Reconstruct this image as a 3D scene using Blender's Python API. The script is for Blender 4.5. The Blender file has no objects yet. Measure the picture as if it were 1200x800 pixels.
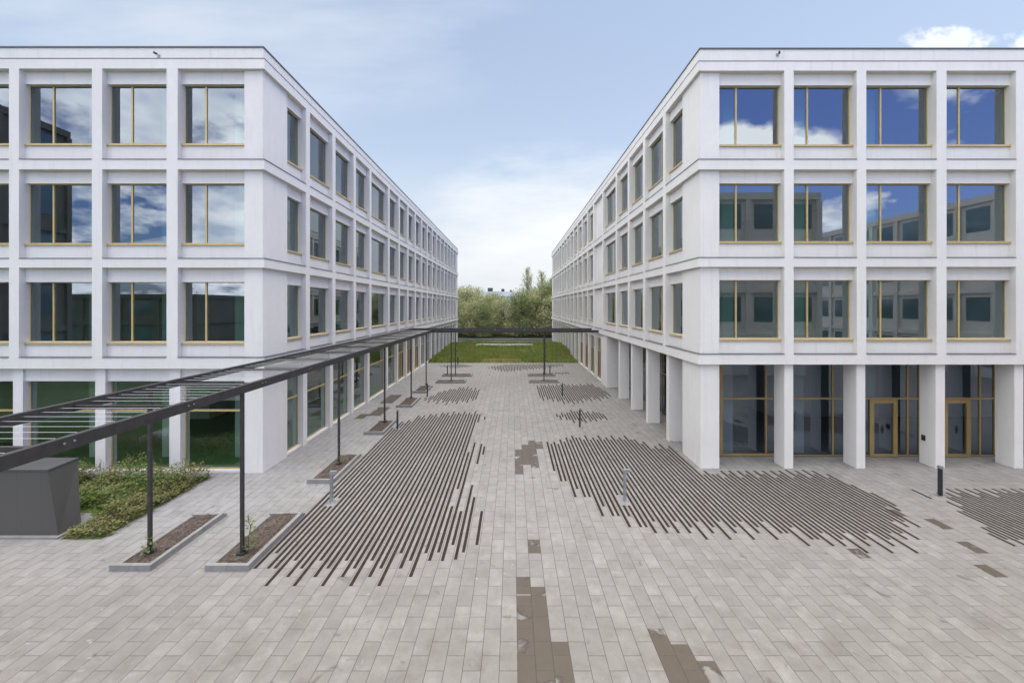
import bpy, math, random
from mathutils import Vector, Matrix, noise
random.seed(7)
scn = bpy.context.scene
COL = scn.collection
F = 497.0; VX = 601.0; VY = 359.0; H = 5.93      # focal (px of a 1200 px frame), vanishing point, eye height
R = math.radians

# ------------------------------------------------------------------ helpers
class MB:
    def __init__(s): s.v=[]; s.f=[]; s.m=[]
    def add(s, vs, fs, mi=0):
        n=len(s.v); s.v+= [tuple(v) for v in vs]
        for f in fs: s.f.append(tuple(i+n for i in f)); s.m.append(mi)
    def box(s,x0,x1,y0,y1,z0,z1,mi=0):
        x0,x1=min(x0,x1),max(x0,x1); y0,y1=min(y0,y1),max(y0,y1); z0,z1=min(z0,z1),max(z0,z1)
        s.add([(x0,y0,z0),(x1,y0,z0),(x1,y1,z0),(x0,y1,z0),(x0,y0,z1),(x1,y0,z1),(x1,y1,z1),(x0,y1,z1)],
              [(0,3,2,1),(4,5,6,7),(0,1,5,4),(1,2,6,5),(2,3,7,6),(3,0,4,7)],mi)
    def quad(s,a,b,c,d,mi=0): s.add([a,b,c,d],[(0,1,2,3)],mi)
    def tube(s,pts,r,n=8,mi=0,cap=True):
        pts=[Vector(p) for p in pts]
        rr = r if isinstance(r,(list,tuple)) else [r]*len(pts)
        base=len(s.v); 
        for i,p in enumerate(pts):
            d=(pts[min(i+1,len(pts)-1)]-pts[max(i-1,0)]).normalized()
            a=d.cross(Vector((0,0,1)) if abs(d.z)<.9 else Vector((1,0,0))).normalized(); b=d.cross(a)
            for k in range(n):
                t=2*math.pi*k/n; s.v.append(tuple(p+(a*math.cos(t)+b*math.sin(t))*rr[i]))
        for i in range(len(pts)-1):
            for k in range(n):
                k2=(k+1)%n
                s.f.append((base+i*n+k,base+i*n+k2,base+(i+1)*n+k2,base+(i+1)*n+k)); s.m.append(mi)
        if cap:
            s.f.append(tuple(base+k for k in range(n))[::-1]); s.m.append(mi)
            s.f.append(tuple(base+(len(pts)-1)*n+k for k in range(n))); s.m.append(mi)
    def build(s,name,mat,parent=None,loc=None,smooth=False):
        me=bpy.data.meshes.new(name); me.from_pydata(s.v,[],s.f)
        mats=mat if isinstance(mat,(list,tuple)) else [mat]
        for m in mats: me.materials.append(m)
        if len(mats)>1: me.polygons.foreach_set('material_index',s.m)
        if smooth: me.polygons.foreach_set('use_smooth',[True]*len(me.polygons))
        me.update()
        o=bpy.data.objects.new(name,me); COL.objects.link(o)
        if parent is not None:
            o.parent=parent
            if loc is None and parent.type=='EMPTY' : pass
        if loc is not None: o.location=loc
        return o
def tag(o,label=None,cat=None,group=None,kind=None):
    if label: o['label']=label
    if cat: o['category']=cat
    if group: o['group']=group
    if kind: o['kind']=kind
    return o
def empty(name,loc,label,cat,group=None,rz=0):
    o=bpy.data.objects.new(name,None); COL.objects.link(o); o.location=loc; o.rotation_euler=(0,0,rz)
    o.empty_display_size=.3
    return tag(o,label,cat,group)
def unparent_offset(root):      # children were built in world coordinates: make them relative to their root
    bpy.context.view_layer.update()
    for ch in root.children: ch.matrix_parent_inverse=root.matrix_world.inverted()
def copy_tree(o,parent=None):
    c=o.copy(); COL.objects.link(c); c.parent=parent
    for ch in list(o.children): copy_tree(ch,c)
    return c

# ------------------------------------------------------------------ materials
def mat(name): 
    m=bpy.data.materials.new(name); m.use_nodes=True; nt=m.node_tree; nt.nodes.clear(); return m,nt
class N:
    def __init__(s,nt): s.nt=nt
    def __call__(s,t,**kw):
        n=s.nt.nodes.new('ShaderNode'+t)
        for k,v in kw.items():
            if k.startswith('i_'): n.inputs[k[2:].replace('_',' ')].default_value=v
            else: setattr(n,k,v)
        return n
    def l(s,a,b): s.nt.links.new(a,b)
    def math(s,op,a,b=None,c=None,clamp=False):
        n=s.nt.nodes.new('ShaderNodeMath'); n.operation=op; n.use_clamp=clamp
        for i,x in enumerate((a,b,c)):
            if x is None: continue
            if isinstance(x,(int,float)): n.inputs[i].default_value=x
            else: s.l(x,n.inputs[i])
        return n.outputs[0]
    def mix(s,fac,a,b,blend='MIX'):
        n=s.nt.nodes.new('ShaderNodeMix'); n.data_type='RGBA'; n.blend_type=blend; n.clamp_factor=True; n.clamp_result=False
        for i,x in ((0,fac),(6,a),(7,b)):
            if isinstance(x,(int,float)): n.inputs[i].default_value=x
            elif isinstance(x,tuple): n.inputs[i].default_value=x if len(x)==4 else x+(1,)
            else: s.l(x,n.inputs[i])
        return n.outputs[2]
    def ramp(s,fac,stops,interp='LINEAR'):
        n=s.nt.nodes.new('ShaderNodeValToRGB'); cr=n.color_ramp; cr.interpolation=interp
        while len(cr.elements)<len(stops): cr.elements.new(.5)
        for e,(p,c) in zip(cr.elements,stops):
            e.position=p; e.color=(c,c,c,1) if isinstance(c,(int,float)) else c+(1,)
        s.l(fac,n.inputs[0]); return n.outputs[0]
    def noise(s,vec,scale,detail=4,rough=.55,dist=0):
        n=s('TexNoise'); n.inputs['Scale'].default_value=scale; n.inputs['Detail'].default_value=detail
        n.inputs['Roughness'].default_value=rough; n.inputs['Distortion'].default_value=dist
        if vec is not None: s.l(vec,n.inputs['Vector'])
        return n.outputs['Fac']
    def bump(s,h,strength,dist=.01):
        n=s('Bump'); n.inputs['Strength'].default_value=strength; n.inputs['Distance'].default_value=dist
        s.l(h,n.inputs['Height']); return n.outputs[0]
def world_pos(g): return g('NewGeometry').outputs['Position']

def simple(name,col,rough=.6,metal=0,var=.12,scale=4,bump=.15,bscale=60,spec=.4,bdist=.004):
    m,nt=mat(name); g=N(nt); p=world_pos(g)
    n1=g.noise(p,scale,5); n2=g.noise(p,bscale,3)
    f=g.ramp(n1,[(.3,0.),(.7,1.)])
    c=g.mix(f,tuple(x*(1-var) for x in col),tuple(min(1,x*(1+var)) for x in col))
    b=g('BsdfPrincipled',i_Roughness=rough,i_Metallic=metal); g.l(c,b.inputs['Base Color'])
    b.inputs['Specular IOR Level'].default_value=spec
    if bump: g.l(g.bump(n2,bump,bdist),b.inputs['Normal'])
    o=g('OutputMaterial'); g.l(b.outputs[0],o.inputs[0]); return m

def make_plaster():
    m,nt=mat('white_render'); g=N(nt); p=world_pos(g)
    big=g.noise(p,.7,5,.6); mid=g.noise(p,5,4,.6); fine=g.noise(p,90,3)
    mp=g('Mapping'); mp.inputs['Scale'].default_value=(6,6,.35); g.l(p,mp.inputs[0])
    streak=g.noise(mp.outputs[0],1.0,4,.6)
    c=g.mix(g.ramp(big,[(.3,0.),(.7,1.)]),(.68,.655,.620),(.73,.705,.668))
    c=g.mix(g.ramp(mid,[(.35,0.),(.75,.25)]),c,(.61,.595,.575))
    c=g.mix(g.ramp(streak,[(.55,0.),(.80,.45)]),c,(.53,.52,.505))
    b=g('BsdfPrincipled',i_Roughness=.75); b.inputs['Specular IOR Level'].default_value=.25
    g.l(c,b.inputs['Base Color']); g.l(g.bump(fine,.12,.003),b.inputs['Normal'])
    o=g('OutputMaterial'); g.l(b.outputs[0],o.inputs[0]); return m

def make_paving(name,wet=False):
    m,nt=mat(name); g=N(nt); p=world_pos(g)
    sx=g('SeparateXYZ'); g.l(p,sx.inputs[0])
    cx=g('CombineXYZ'); g.l(g.math('ADD',sx.outputs[1],300-6.91+.6),cx.inputs[0]); g.l(g.math('ADD',sx.outputs[0],300-.077),cx.inputs[1])
    def brick(c1,c2,mort,ms=.005,smooth=.25):
        b=g('TexBrick'); b.offset=.5; b.offset_frequency=2; b.squash=1; b.squash_frequency=1
        g.l(cx.outputs[0],b.inputs['Vector']); b.inputs['Scale'].default_value=1
        b.inputs['Brick Width'].default_value=.6; b.inputs['Row Height'].default_value=.3
        b.inputs['Mortar Size'].default_value=ms; b.inputs['Mortar Smooth'].default_value=smooth; b.inputs['Bias'].default_value=0
        b.inputs['Color1'].default_value=c1; b.inputs['Color2'].default_value=c2; b.inputs['Mortar'].default_value=mort
        return b
    cell=brick((0,0,0,1),(1,1,1,1),(.5,.5,.5,1),.0)   # a random number per slab
    joint=brick((0,0,0,1),(0,0,0,1),(1,1,1,1),.006,.3)
    rnd=g('RGBToBW'); g.l(cell.outputs['Color'],rnd.inputs[0]); rnd=rnd.outputs[0]
    jf=joint.outputs['Fac']
    # per slab offset of the texture so that stains stop at joints
    off=g('CombineXYZ'); g.l(g.math('MULTIPLY',rnd,37.),off.inputs[0]); g.l(g.math('MULTIPLY',rnd,91.),off.inputs[1])
    va=g('VectorMath',operation='ADD'); g.l(p,va.inputs[0]); g.l(off.outputs[0],va.inputs[1])
    n_slab=g.noise(va.outputs[0],2.2,5,.65); n_fine=g.noise(p,38,5,.7); n_big=g.noise(p,.22,4,.6,.4); n_mid=g.noise(p,1.3,6,.65)
    base=g.mix(rnd,(.190,.177,.160),(.238,.222,.201))
    base=g.mix(g.ramp(n_slab,[(.42,0.),(.72,.7)]),base,(.128,.115,.099))
    base=g.mix(g.ramp(n_slab,[(.22,.5),(.42,0.)]),base,(.34,.335,.325))
    base=g.mix(g.ramp(n_fine,[(.35,.0),(.75,.45)]),base,(.13,.122,.112))
    base=g.mix(g.ramp(n_mid,[(.53,0.),(.70,.62)]),base,(.120,.104,.085))
    # pale bloom near the left hand frontage and in front of the right hand one
    left=g.math('SMOOTH_MAX',0.,0.,.1)
    mr=g('MapRange'); mr.inputs['From Min'].default_value=-3.; mr.inputs['From Max'].default_value=-9.; g.l(sx.outputs[0],mr.inputs['Value'])
    mr2=g('MapRange'); mr2.inputs['From Min'].default_value=7.; mr2.inputs['From Max'].default_value=13.; g.l(sx.outputs[1],mr2.inputs['Value'])
    mp_=g('Mapping'); mp_.inputs['Scale'].default_value=(3.2,1.1,1); g.l(p,mp_.inputs[0]); n_str=g.noise(mp_.outputs[0],1.6,6,.7)
    bloom=g.math('MULTIPLY',g.math('MULTIPLY',g.math('ADD',g.math('MULTIPLY',mr.outputs[0],.55),.45),mr2.outputs[0]),g.ramp(n_str,[(.32,1.),(.66,.30)]))
    base=g.mix(g.math('MULTIPLY',bloom,.85,clamp=True),base,(.325,.327,.340))
    base=g.mix(g.ramp(n_big,[(.45,0.),(.7,.4)]),base,(.165,.152,.137))
    spot=g.noise(p,3.3,2,.5,1.2)
    base=g.mix(g.ramp(spot,[(.72,0.),(.80,.35)]),base,(.50,.495,.49))
    base=g.mix(g.ramp(g.noise(p,1.9,3,.5,.8),[(.66,0.),(.74,.65)]),base,(.085,.073,.06))
    if wet:
        base=g.mix(.85,base,(.056,.040,.024))
    col=g.mix(g.math('MULTIPLY',jf,.9),base,(.05,.046,.042))
    b=g('BsdfPrincipled',i_Roughness=.55 if wet else .8); b.inputs['Specular IOR Level'].default_value=.4
    g.l(col,b.inputs['Base Color'])
    hgt=g.math('SUBTRACT',g.math('MULTIPLY',n_fine,.25),jf)
    g.l(g.bump(hgt,.5,.004),b.inputs['Normal'])
    o=g('OutputMaterial')
    if wet:     # ragged edges and dry islands: the dry slab below shows through
        e=g.noise(va.outputs[0],1.7,4,.5,.3)
        t=g('BsdfTransparent'); ms=g('MixShader')
        g.l(g.ramp(e,[(.585,1.),(.68,.0)]),ms.inputs[0]); g.l(t.outputs[0],ms.inputs[1]); g.l(b.outputs[0],ms.inputs[2]); g.l(ms.outputs[0],o.inputs[0])
    else: g.l(b.outputs[0],o.inputs[0])
    return m

def make_glass(name,refl,gcol,tcol,wob=.0025):
    m,nt=mat(name); g=N(nt); p=world_pos(g)
    gl=g('BsdfGlossy',i_Roughness=.0); gl.inputs['Color'].default_value=gcol+(1,)
    if wob: 
        nn=g.noise(p,.9,2,.4); g.l(g.bump(nn,.08,wob*10),gl.inputs['Normal'])
    tr=g('BsdfTransparent'); tr.inputs[0].default_value=tcol+(1,)
    gi=g('NewGeometry'); dt=g('VectorMath',operation='DOT_PRODUCT'); g.l(gi.outputs['Incoming'],dt.inputs[0]); g.l(gi.outputs['Normal'],dt.inputs[1])
    fac=g.math('ADD',g.math('MULTIPLY',g.math('POWER',g.math('SUBTRACT',1.,g.math('ABSOLUTE',dt.outputs['Value'])),5.),1-refl),refl,clamp=True)
    ms=g('MixShader'); g.l(fac,ms.inputs[0]); g.l(tr.outputs[0],ms.inputs[1]); g.l(gl.outputs[0],ms.inputs[2])
    o=g('OutputMaterial'); g.l(ms.outputs[0],o.inputs[0]); return m

def make_leaf(name,c1,c2,c3,trans=.25):
    m,nt=mat(name); g=N(nt)
    gi=g('NewGeometry'); rpi=gi.outputs['Random Per Island']; p=gi.outputs['Position']
    c=g.mix(rpi,c1,c2); c=g.mix(g.ramp(g.noise(p,.6,3),[(.42,0.),(.62,.75)]),c,c3)
    d=g('BsdfPrincipled',i_Roughness=.6); d.inputs['Specular IOR Level'].default_value=.25; g.l(c,d.inputs['Base Color'])
    t=g('BsdfTranslucent'); g.l(c,t.inputs[0])
    ms=g('MixShader'); ms.inputs[0].default_value=trans; g.l(d.outputs[0],ms.inputs[1]); g.l(t.outputs[0],ms.inputs[2])
    o=g('OutputMaterial'); g.l(ms.outputs[0],o.inputs[0]); return m

M={}
M['wall']=make_plaster()
M['paving']=make_paving('concrete_slab_paving'); M['wet']=make_paving('wet_slab_paving',True)
M['gold']=simple('anodised_gold_frame',(.50,.38,.17),.42,.2,.08,3,.03,80,.5)
M['goldpanel_shadeframe']=simple('gold_panel_shaded_frame',(.34,.24,.095),.42,.3,.1,2,.03,50,.5)  # door panels; also right ground-floor frames, where the darker gold paints shade
M['flash']=simple('shadow_dark_flashing',(.17,.17,.18),.45,.5,.1,3,0)  # darkened so that the ledges show a painted shadow line
M['cap']=simple('dark_roof_cap',(.10,.10,.11),.5,.4,.1,3,0)
M['glass']=make_glass('coated_glass',.22,(.86,.93,1.0),(.35,.55,.47),0)
M['glass_g']=make_glass('clear_shopfront_glass',.19,(.88,.95,1.0),(.58,.70,.64),0)
M['glass_d']=make_glass('dark_shopfront_glass',.17,(.72,.82,1.0),(.36,.43,.49),0)
M['int_wall']=simple('interior_wall',(.60,.62,.58),.8,0,.06,1,0)
M['int_col']=simple('interior_column_paint',(.62,.66,.60),.8,0,.04,1,0)
M['int_floor']=simple('interior_floor',(.26,.26,.25),.6,0,.1,1,0)
M['int_green']=simple('green_floor_covering',(.12,.21,.08),.8,0,.12,1,0)
M['ceil']=simple('interior_ceiling',(.62,.62,.60),.9,0,.04,1,0)
M['steel']=simple('charcoal_painted_steel',(.040,.037,.036),.5,.1,.25,6,.08,120,.4)
M['wire']=simple('stainless_wire',(.60,.62,.64),.3,.9,.05,3,0)
M['slot']=simple('brown_wpc_strip',(.028,.019,.013),.9,0,.35,7,.5,90,.2)
M['kerb']=simple('grey_concrete_kerb',(.225,.220,.212),.8,0,.14,5,.4,50,.3)
M['bark']=simple('bark',(.10,.08,.055),.9,0,.3,4,.8,12,.2,.03)
M['galv']=simple('galvanised_metal',(.34,.35,.37),.42,.55,.12,9,.05,90,.5)
M['dkmetal']=simple('dark_metal',(.045,.048,.06),.4,.4,.15,9,.03,90,.5)
M['white']=simple('white_cap',(.75,.75,.74),.5,0,.05,9,0)
M['wood']=simple('weathered_timber',(.42,.28,.12),.7,0,.2,6,.3,40)
M['grass']=simple('turf_soil',(.085,.115,.032),.95,0,.4,1.2,.8,9,.1,.03)
M['gravel']=simple('pale_gravel',(.27,.265,.25),.9,0,.15,3,.6,30,.2)
M['field']=simple('rough_grass',(.06,.085,.025),.95,0,.35,.12,.8,3,.1,.05)
M['ditch']=simple('dark_ditch_mud',(.020,.022,.015),.5,0,.4,.6,.5,3,.3,.05)
M['brownb']=simple('brown_cladding',(.17,.15,.135),.6,0,.15,.7,.2,12)
M['offw']=simple('pale_cladding',(.55,.57,.60),.6,0,.08,.5,0)
M['bglass']=simple('distant_glass_band',(.10,.16,.20),.06,0,.3,.3,0,spec=.9)
M['roofdk']=simple('roof_plant_dark',(.05,.05,.055),.7,0,.2,1,0)
def make_soil():
    m,nt=mat('bark_mulch'); g=N(nt); p=world_pos(g)
    a=g.noise(p,26,5,.7,.6); b_=g.noise(p,3,3)
    c=g.mix(g.ramp(a,[(.35,0.),(.68,1.)]),(.045,.035,.029),(.19,.155,.13)); c=g.mix(g.ramp(b_,[(.4,0.),(.7,.5)]),c,(.06,.04,.03))
    b=g('BsdfPrincipled',i_Roughness=.95); b.inputs['Specular IOR Level'].default_value=.15
    g.l(c,b.inputs['Base Color']); g.l(g.bump(a,1.,.03),b.inputs['Normal']); o=g('OutputMaterial'); g.l(b.outputs[0],o.inputs[0]); return m
M['soil']=make_soil()
def make_boxclad():
    m,nt=mat('charcoal_perforated_cladding'); g=N(nt); p=world_pos(g)
    sx=g('SeparateXYZ'); g.l(p,sx.inputs[0]); c_=g('CombineXYZ'); g.l(g.math('ADD',sx.outputs[0],sx.outputs[1]),c_.inputs[0]); g.l(sx.outputs[2],c_.inputs[1])
    b=g('TexBrick'); b.offset=0.; g.l(c_.outputs[0],b.inputs['Vector']); b.inputs['Scale'].default_value=1
    b.inputs['Brick Width'].default_value=.62; b.inputs['Row Height'].default_value=2.4; b.inputs['Mortar Size'].default_value=.004; b.inputs['Mortar Smooth'].default_value=.1
    b.inputs['Color1'].default_value=(.072,.069,.064,1); b.inputs['Color2'].default_value=(.078,.075,.069,1); b.inputs['Mortar'].default_value=(.05,.048,.045,1)
    s=g('BsdfPrincipled',i_Roughness=.5); g.l(b.outputs[0],s.inputs['Base Color']); g.l(g.bump(g.noise(p,150,2),.1,.002),s.inputs['Normal'])
    o=g('OutputMaterial'); g.l(s.outputs[0],o.inputs[0]); return m
M['clad']=make_boxclad()
M['leaf_tree']=make_leaf('pale_willow_leaves',(.33,.34,.16),(.46,.45,.26),(.25,.28,.12))
M['leaf_tree2']=make_leaf('dark_tree_leaves',(.19,.22,.09),(.30,.32,.15),(.15,.19,.07))
M['leaf_bed']=make_leaf('weed_leaves',(.06,.125,.03),(.19,.27,.065),(.21,.18,.085))
M['leaf_dry']=make_leaf('dry_seed_heads',(.14,.11,.05),(.22,.16,.09),(.16,.10,.07))
M['leaf_lawn']=make_leaf('long_grass_blades',(.12,.19,.04),(.25,.31,.075),(.30,.28,.10))

# ------------------------------------------------------------------ setting
def sheet(name,x0,x1,y0,y1,z,m):
    b=MB(); b.quad((x0,y0,z),(x1,y0,z),(x1,y1,z),(x0,y1,z)); o=b.build(name,m); o['kind']='structure'; return o
PAV_Y=44.6
sheet('ground',-1500,1500,-1500,1500,-.35,M['field'])
b=MB(); b.box(-45,45,-45,PAV_Y,-.3,0); o=b.build('paving',M['paving']); o['kind']='structure'

M['meadow']=simple('mown_meadow',(.055,.085,.035),.95,0,.3,.5,.8,9,.1,.03)
sheet('lawn',-45,-17,-45,15,.012,M['meadow']); sheet('lawn',-17,-9.5,-45,-3,.012,M['meadow'])
sheet('road',-45,-22,-9,-2.5,.018,simple('asphalt',(.07,.07,.072),.85,0,.15,3,.5,60,.3))
# lawn: a gentle bank from the end of the paving
def lawn_z(x,y):
    t=(y-PAV_Y)/(60-PAV_Y)
    z=.52*max(0,min(1,t))**1.2 + .05*noise.noise(Vector((x*.35,y*.35,0)))
    if y>61.5: z-= (y-61.5)*.22
    return z+.0
b=MB(); nx,ny=46,40; X0,X1,Y0,Y1=-9.,6.95,PAV_Y,66.
vs=[(X0+(X1-X0)*i/nx, Y0+(Y1-Y0)*j/ny, lawn_z(X0+(X1-X0)*i/nx,Y0+(Y1-Y0)*j/ny)) for j in range(ny+1) for i in range(nx+1)]
fs=[(j*(nx+1)+i,j*(nx+1)+i+1,(j+1)*(nx+1)+i+1,(j+1)*(nx+1)+i) for j in range(ny) for i in range(nx)]
b.add(vs,fs); o=b.build('lawn',M['grass'],smooth=True); o['kind']='structure'
b=MB()
for i in range(26000):
    x=random.uniform(X0,X1); y=random.uniform(Y0+.03,64); 
    if 57.2<y<60.9 and -5.4<x<3.0: continue
    if y<46.0 and -3.5<x<1.2 and random.random()<.85: continue
    z=lawn_z(x,y)-.01; h=random.uniform(.12,.46)*(.6+.8*noise.noise(Vector((x*.25,y*.25,3)))+.4); w=random.uniform(.02,.055); a=random.uniform(0,math.pi)
    dx,dy=math.cos(a)*w,math.sin(a)*w; lx,ly=random.gauss(0,.07),random.gauss(0,.07)
    b.add([(x-dx,y-dy,z),(x+dx,y+dy,z),(x+lx+dx*.3,y+ly+dy*.3,z+h),(x+lx-dx*.6,y+ly-dy*.6,z+h*.85)],[(0,1,2,3)])
tag(b.build('long_grass',M['leaf_lawn']),'unmown green grass on the bank at the far end of the plaza','grass',kind='stuff')
b=MB(); vs=[];n=20
for i in range(n+1):
    x=-5.2+8*i/n
    w=.1*math.sin(i)
    for y in (59.3+w,60.8+w*.6): vs.append((x,y,lawn_z(x,y)+.06))
b.add(vs,[(2*i,2*i+2,2*i+3,2*i+1) for i in range(n)]); o=b.build('path',M['gravel']); o['kind']='structure'
sheet('ditch',-60,60,66.2,87,-.345,M['ditch'])

b=MB(); b.box(-3.2,.85,45.9,45.98,-.05,.24)
for x in (-3.1,-1.2,.75): b.box(x-.04,x+.04,45.98,46.06,0,.20)
tag(b.build('timber_board',M['wood']),'low pale timber board standing at the front of the far lawn','board')

# far railing
def railing(y,x0,x1):
    r=empty('metal_railing',(0,y,-.35),'pale metal railing with two rails behind the far lawn','railing')
    for z in (.42,.02):
        b=MB(); b.tube([(x0,y,z),(x1,y,z)],.028,6); b.build('rail',M['galv'],r)
    x=x0
    while x<=x1+.01:
        b=MB(); b.box(x-.035,x+.035,y-.035,y+.035,-.35,.42); b.build('post',M['galv'],r); x+=2.4
    unparent_offset(r)
railing(72,-12,12)

# ------------------------------------------------------------------ buildings
class Bld:
    def __init__(s,side,Xo,Yo,root): s.sd=side; s.Xo=Xo; s.Yo=Yo; s.root=root      # side -1: stands to the left, +1: to the right
    def P(s,fac,u,d):     # front: u from the corner outward; side: u = world Y
        if fac=='front': return (s.Xo+s.sd*u, s.Yo+d)
        return (s.Xo+s.sd*d, u)
    def bx(s,mb,fac,u0,u1,d0,d1,z0,z1,mi=0):
        a=s.P(fac,u0,d0); c=s.P(fac,u1,d1); mb.box(a[0],c[0],a[1],c[1],z0,z1,mi)
    def qd(s,mb,fac,u0,u1,d,z0,z1,mi=0):
        a=s.P(fac,u0,d); c=s.P(fac,u1,d)
        mb.quad((a[0],a[1],z0),(c[0],c[1],z0),(c[0],c[1],z1),(a[0],a[1],z1),mi)

DC,DL,DG,DI=.12,.20,.37,.46     # depth of corner panel, infill, glass, inside face
def window(B,fac,u0,u1,z0,z1,mull=None,trans=None,d=DG,glass='glass',sill=True,fw=.034,label=None,fm='gold'):
    f=MB(); fd=.07
    B.bx(f,fac,u0,u0+fw,d-fd/2,d+fd/2,z0,z1); B.bx(f,fac,u1-fw,u1,d-fd/2,d+fd/2,z0,z1)
    B.bx(f,fac,u0+fw,u1-fw,d-fd/2,d+fd/2,z0,z0+fw); B.bx(f,fac,u0+fw,u1-fw,d-fd/2,d+fd/2,z1-fw*.7,z1)
    if mull is not None:
        for m_ in (mull if isinstance(mull,(list,tuple)) else [mull]):
            B.bx(f,fac,m_-.029,m_+.029,d-fd/2-.018,d+fd/2-.003,z0+fw,z1-fw*.7)
    if trans is not None: B.bx(f,fac,u0+fw,u1-fw,d-fd/2-.012,d+fd/2-.006,trans-.035,trans+.035)
    w=f.build('window',M[fm],B.root)
    if label: w['label']=label
    p=MB(); B.qd(p,fac,u0+fw*.5,u1-fw*.5,d-.024,z0+fw*.5,z1-fw*.4); p.build('pane',M[glass],w)
    if sill:
        s_=MB(); B.bx(s_,fac,u0+.003,u1-.003,DL-.05,d-fd/2,z0-.075,z0-.004); s_.build('sill',M['gold'],w)
    return w

def build_office(side,Xo,Yo,Yend,Xfar,lev,fpiers,spiers,blank_side,root,fmull):
    B=Bld(side,Xo,Yo,root); pw=.175
    uF=abs(Xfar-Xo); cornF=.78; cornS=1.76      # corner panel widths
    if side<0: cornF=.775
    else: cornF=.81; cornS=1.77
    roof,pb=lev['roof'],lev['pb']; fl=lev['fl']
    W=MB()
    # facade runs: (name, u start of strip, first opening start, piers [(u0,u1)], last opening end, strip end)
    fp=[(abs(a-Xo),abs(c-Xo)) for a,c in fpiers]; fp=[(min(p),max(p)) for p in fp]
    sp=[(c-pw,c+pw) for c in spiers]
    runs=[('front',0.,cornF,fp,uF-.8,uF),('side',Yo+DI,Yo+cornS,sp,Yend-1.3,Yend)]
    for fac,us,uo,piers,ue,uend in runs:
        edges=[uo]+[x for p in piers for x in p]+[ue]
        opens=[(edges[2*i],edges[2*i+1]) for i in range(len(edges)//2)]
        # parapet, top band
        B.bx(W,fac,us+(.08 if fac=='front' else 0),uend,.08,DI,pb+.02,roof-.05)
        B.bx(W,fac,us+(.05 if fac=='front' else 0),uend,.05,DI,pb,pb+.02)
        for k,(bb,wt,wb,ld) in enumerate(fl):
            top = pb if k==0 else fl[k-1][3]
            B.bx(W,fac,us,uend,0,DI,bb,top)                                  # band
            # corner panels
            B.bx(W,fac,us+(DC if fac=='front' else 0),uo,DC,DI,ld+.0,bb)
            B.bx(W,fac,ue,uend,DC,DI,ld,bb)
            for (p0,p1) in piers: B.bx(W,fac,p0,p1,0,DI,ld,bb)
            for i,(a,c) in enumerate(opens):
                B.bx(W,fac,a,c,DL,DI,wt,bb); B.bx(W,fac,a,c,DL,DI,ld,wb)
                if fac=='side' and i in blank_side: B.bx(W,fac,a,c,DL+.004,DI,wb,wt)
        # ground floor band
        B.bx(W,fac,us,uend,0,DI,lev['gb'],fl[-1][3])
    wall=W.build('wall',M['wall'],root)
    # flashings on the ledges, their dark colour painting the shadow line
    Fm=MB(); fh=.022
    for fac,us,uo,piers,ue,uend in runs:
        for k,(bb,wt,wb,ld) in enumerate(fl):
            st=-.02 if fac=='front' else Yo-.02+ (DC+.02)
            st=us-.02 if fac=='front' else Yo+DC
            segs=[(st,piers[0][0]-.004)]+[(piers[i][1]+.004,piers[i+1][0]-.004) for i in range(len(piers)-1)]+[(piers[-1][1]+.004,uend)]
            for a,c in segs:
                B.bx(Fm,fac,a,c,-.02,DC-.003,ld+.002,ld+.002+fh)
                if a>uo-.01 and c<ue+.01 or True:
                    a2=max(a,uo+.003); c2=min(c,ue-.003); B.bx(Fm,fac,a2,c2,DC-.003,DL-.002,ld+.002,ld+.002+fh)
        a=us-.01 if fac=='front' else Yo+.05
        B.bx(Fm,fac,a,uend,-.012,.05,pb+.002,pb+.020)  # dark strip painting the shadow gap at the parapet joint
    Fm.build('flashing_shadow_line',M['flash'],root)
    Cm=MB()
    B.bx(Cm,'front',.055,uF,.055,DI+.05,roof-.05,roof); B.bx(Cm,'side',Yo+DI+.05,Yend,.055,DI+.05,roof-.05,roof)
    Cm.build('roof_cap',M['cap'],root)
    for i in range(13):
        c=MB(); B.bx(c,'front',.5+i*.95,.56+i*.95,.2,.28,roof,roof+.055); c.build('roof_clip',M['cap'],root)
    for i in range(10):
        c=MB(); B.bx(c,'side',Yo+1.5+i*3.2,Yo+1.56+i*3.2,.2,.28,roof,roof+.055); c.build('roof_clip',M['cap'],root)
    # upper windows
    for fac,us,uo,piers,ue,uend in runs:
        edges=[uo]+[x for p in piers for x in p]+[ue]
        opens=[(edges[2*i],edges[2*i+1]) for i in range(len(edges)//2)]
        for i,(a,c) in enumerate(opens):
            if fac=='side' and i in blank_side: continue
            for k,(bb,wt,wb,ld) in enumerate(fl):
                if fac=='front': m_= c-(c-a)*fmull if side<0 else a+(c-a)*fmull
                else: m_= (a+(c-a)*(.42 if side>0 else .16)) if c-a>1.6 else None
                window(B,fac,a+.002,c-.002,wb,wt,mull=m_)
    # shell: roof, floor slabs, back walls, core
    x_in=Xo+side*DI; xf=Xfar
    S=MB(); S.box(x_in,xf,Yo+DI,Yend-.0,roof-.75,roof-.45); S.build('roof',M['roofdk'],root)
    zs=[fl[0][3],fl[1][3],fl[2][3]]
    for i,z in enumerate(zs):
        S=MB(); S.box(x_in+side*.002,xf-side*.3,Yo+DI+.002,Yend-.3,z-.33,z+.05,0)
        S.box(x_in+side*.01,xf-side*.3,Yo+DI+.01,Yend-.3,z+.051,z+.08,1)
        S.build('floor_slab',[M['ceil'],M['int_floor']],root)
    S=MB(); S.box(xf-side*.3,xf,Yo+DI,Yend,-.05,roof-.1); S.box(x_in,xf-side*.3,Yend-.3,Yend,-.05,roof-.1); S.build('rear_wall',M['wall'],root)
    S=MB(); S.box(x_in+side*6.5,xf-side*1,Yo+7.0,Yend-3,.1,roof-.8); S.build('core_wall',M['int_wall'],root)
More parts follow.
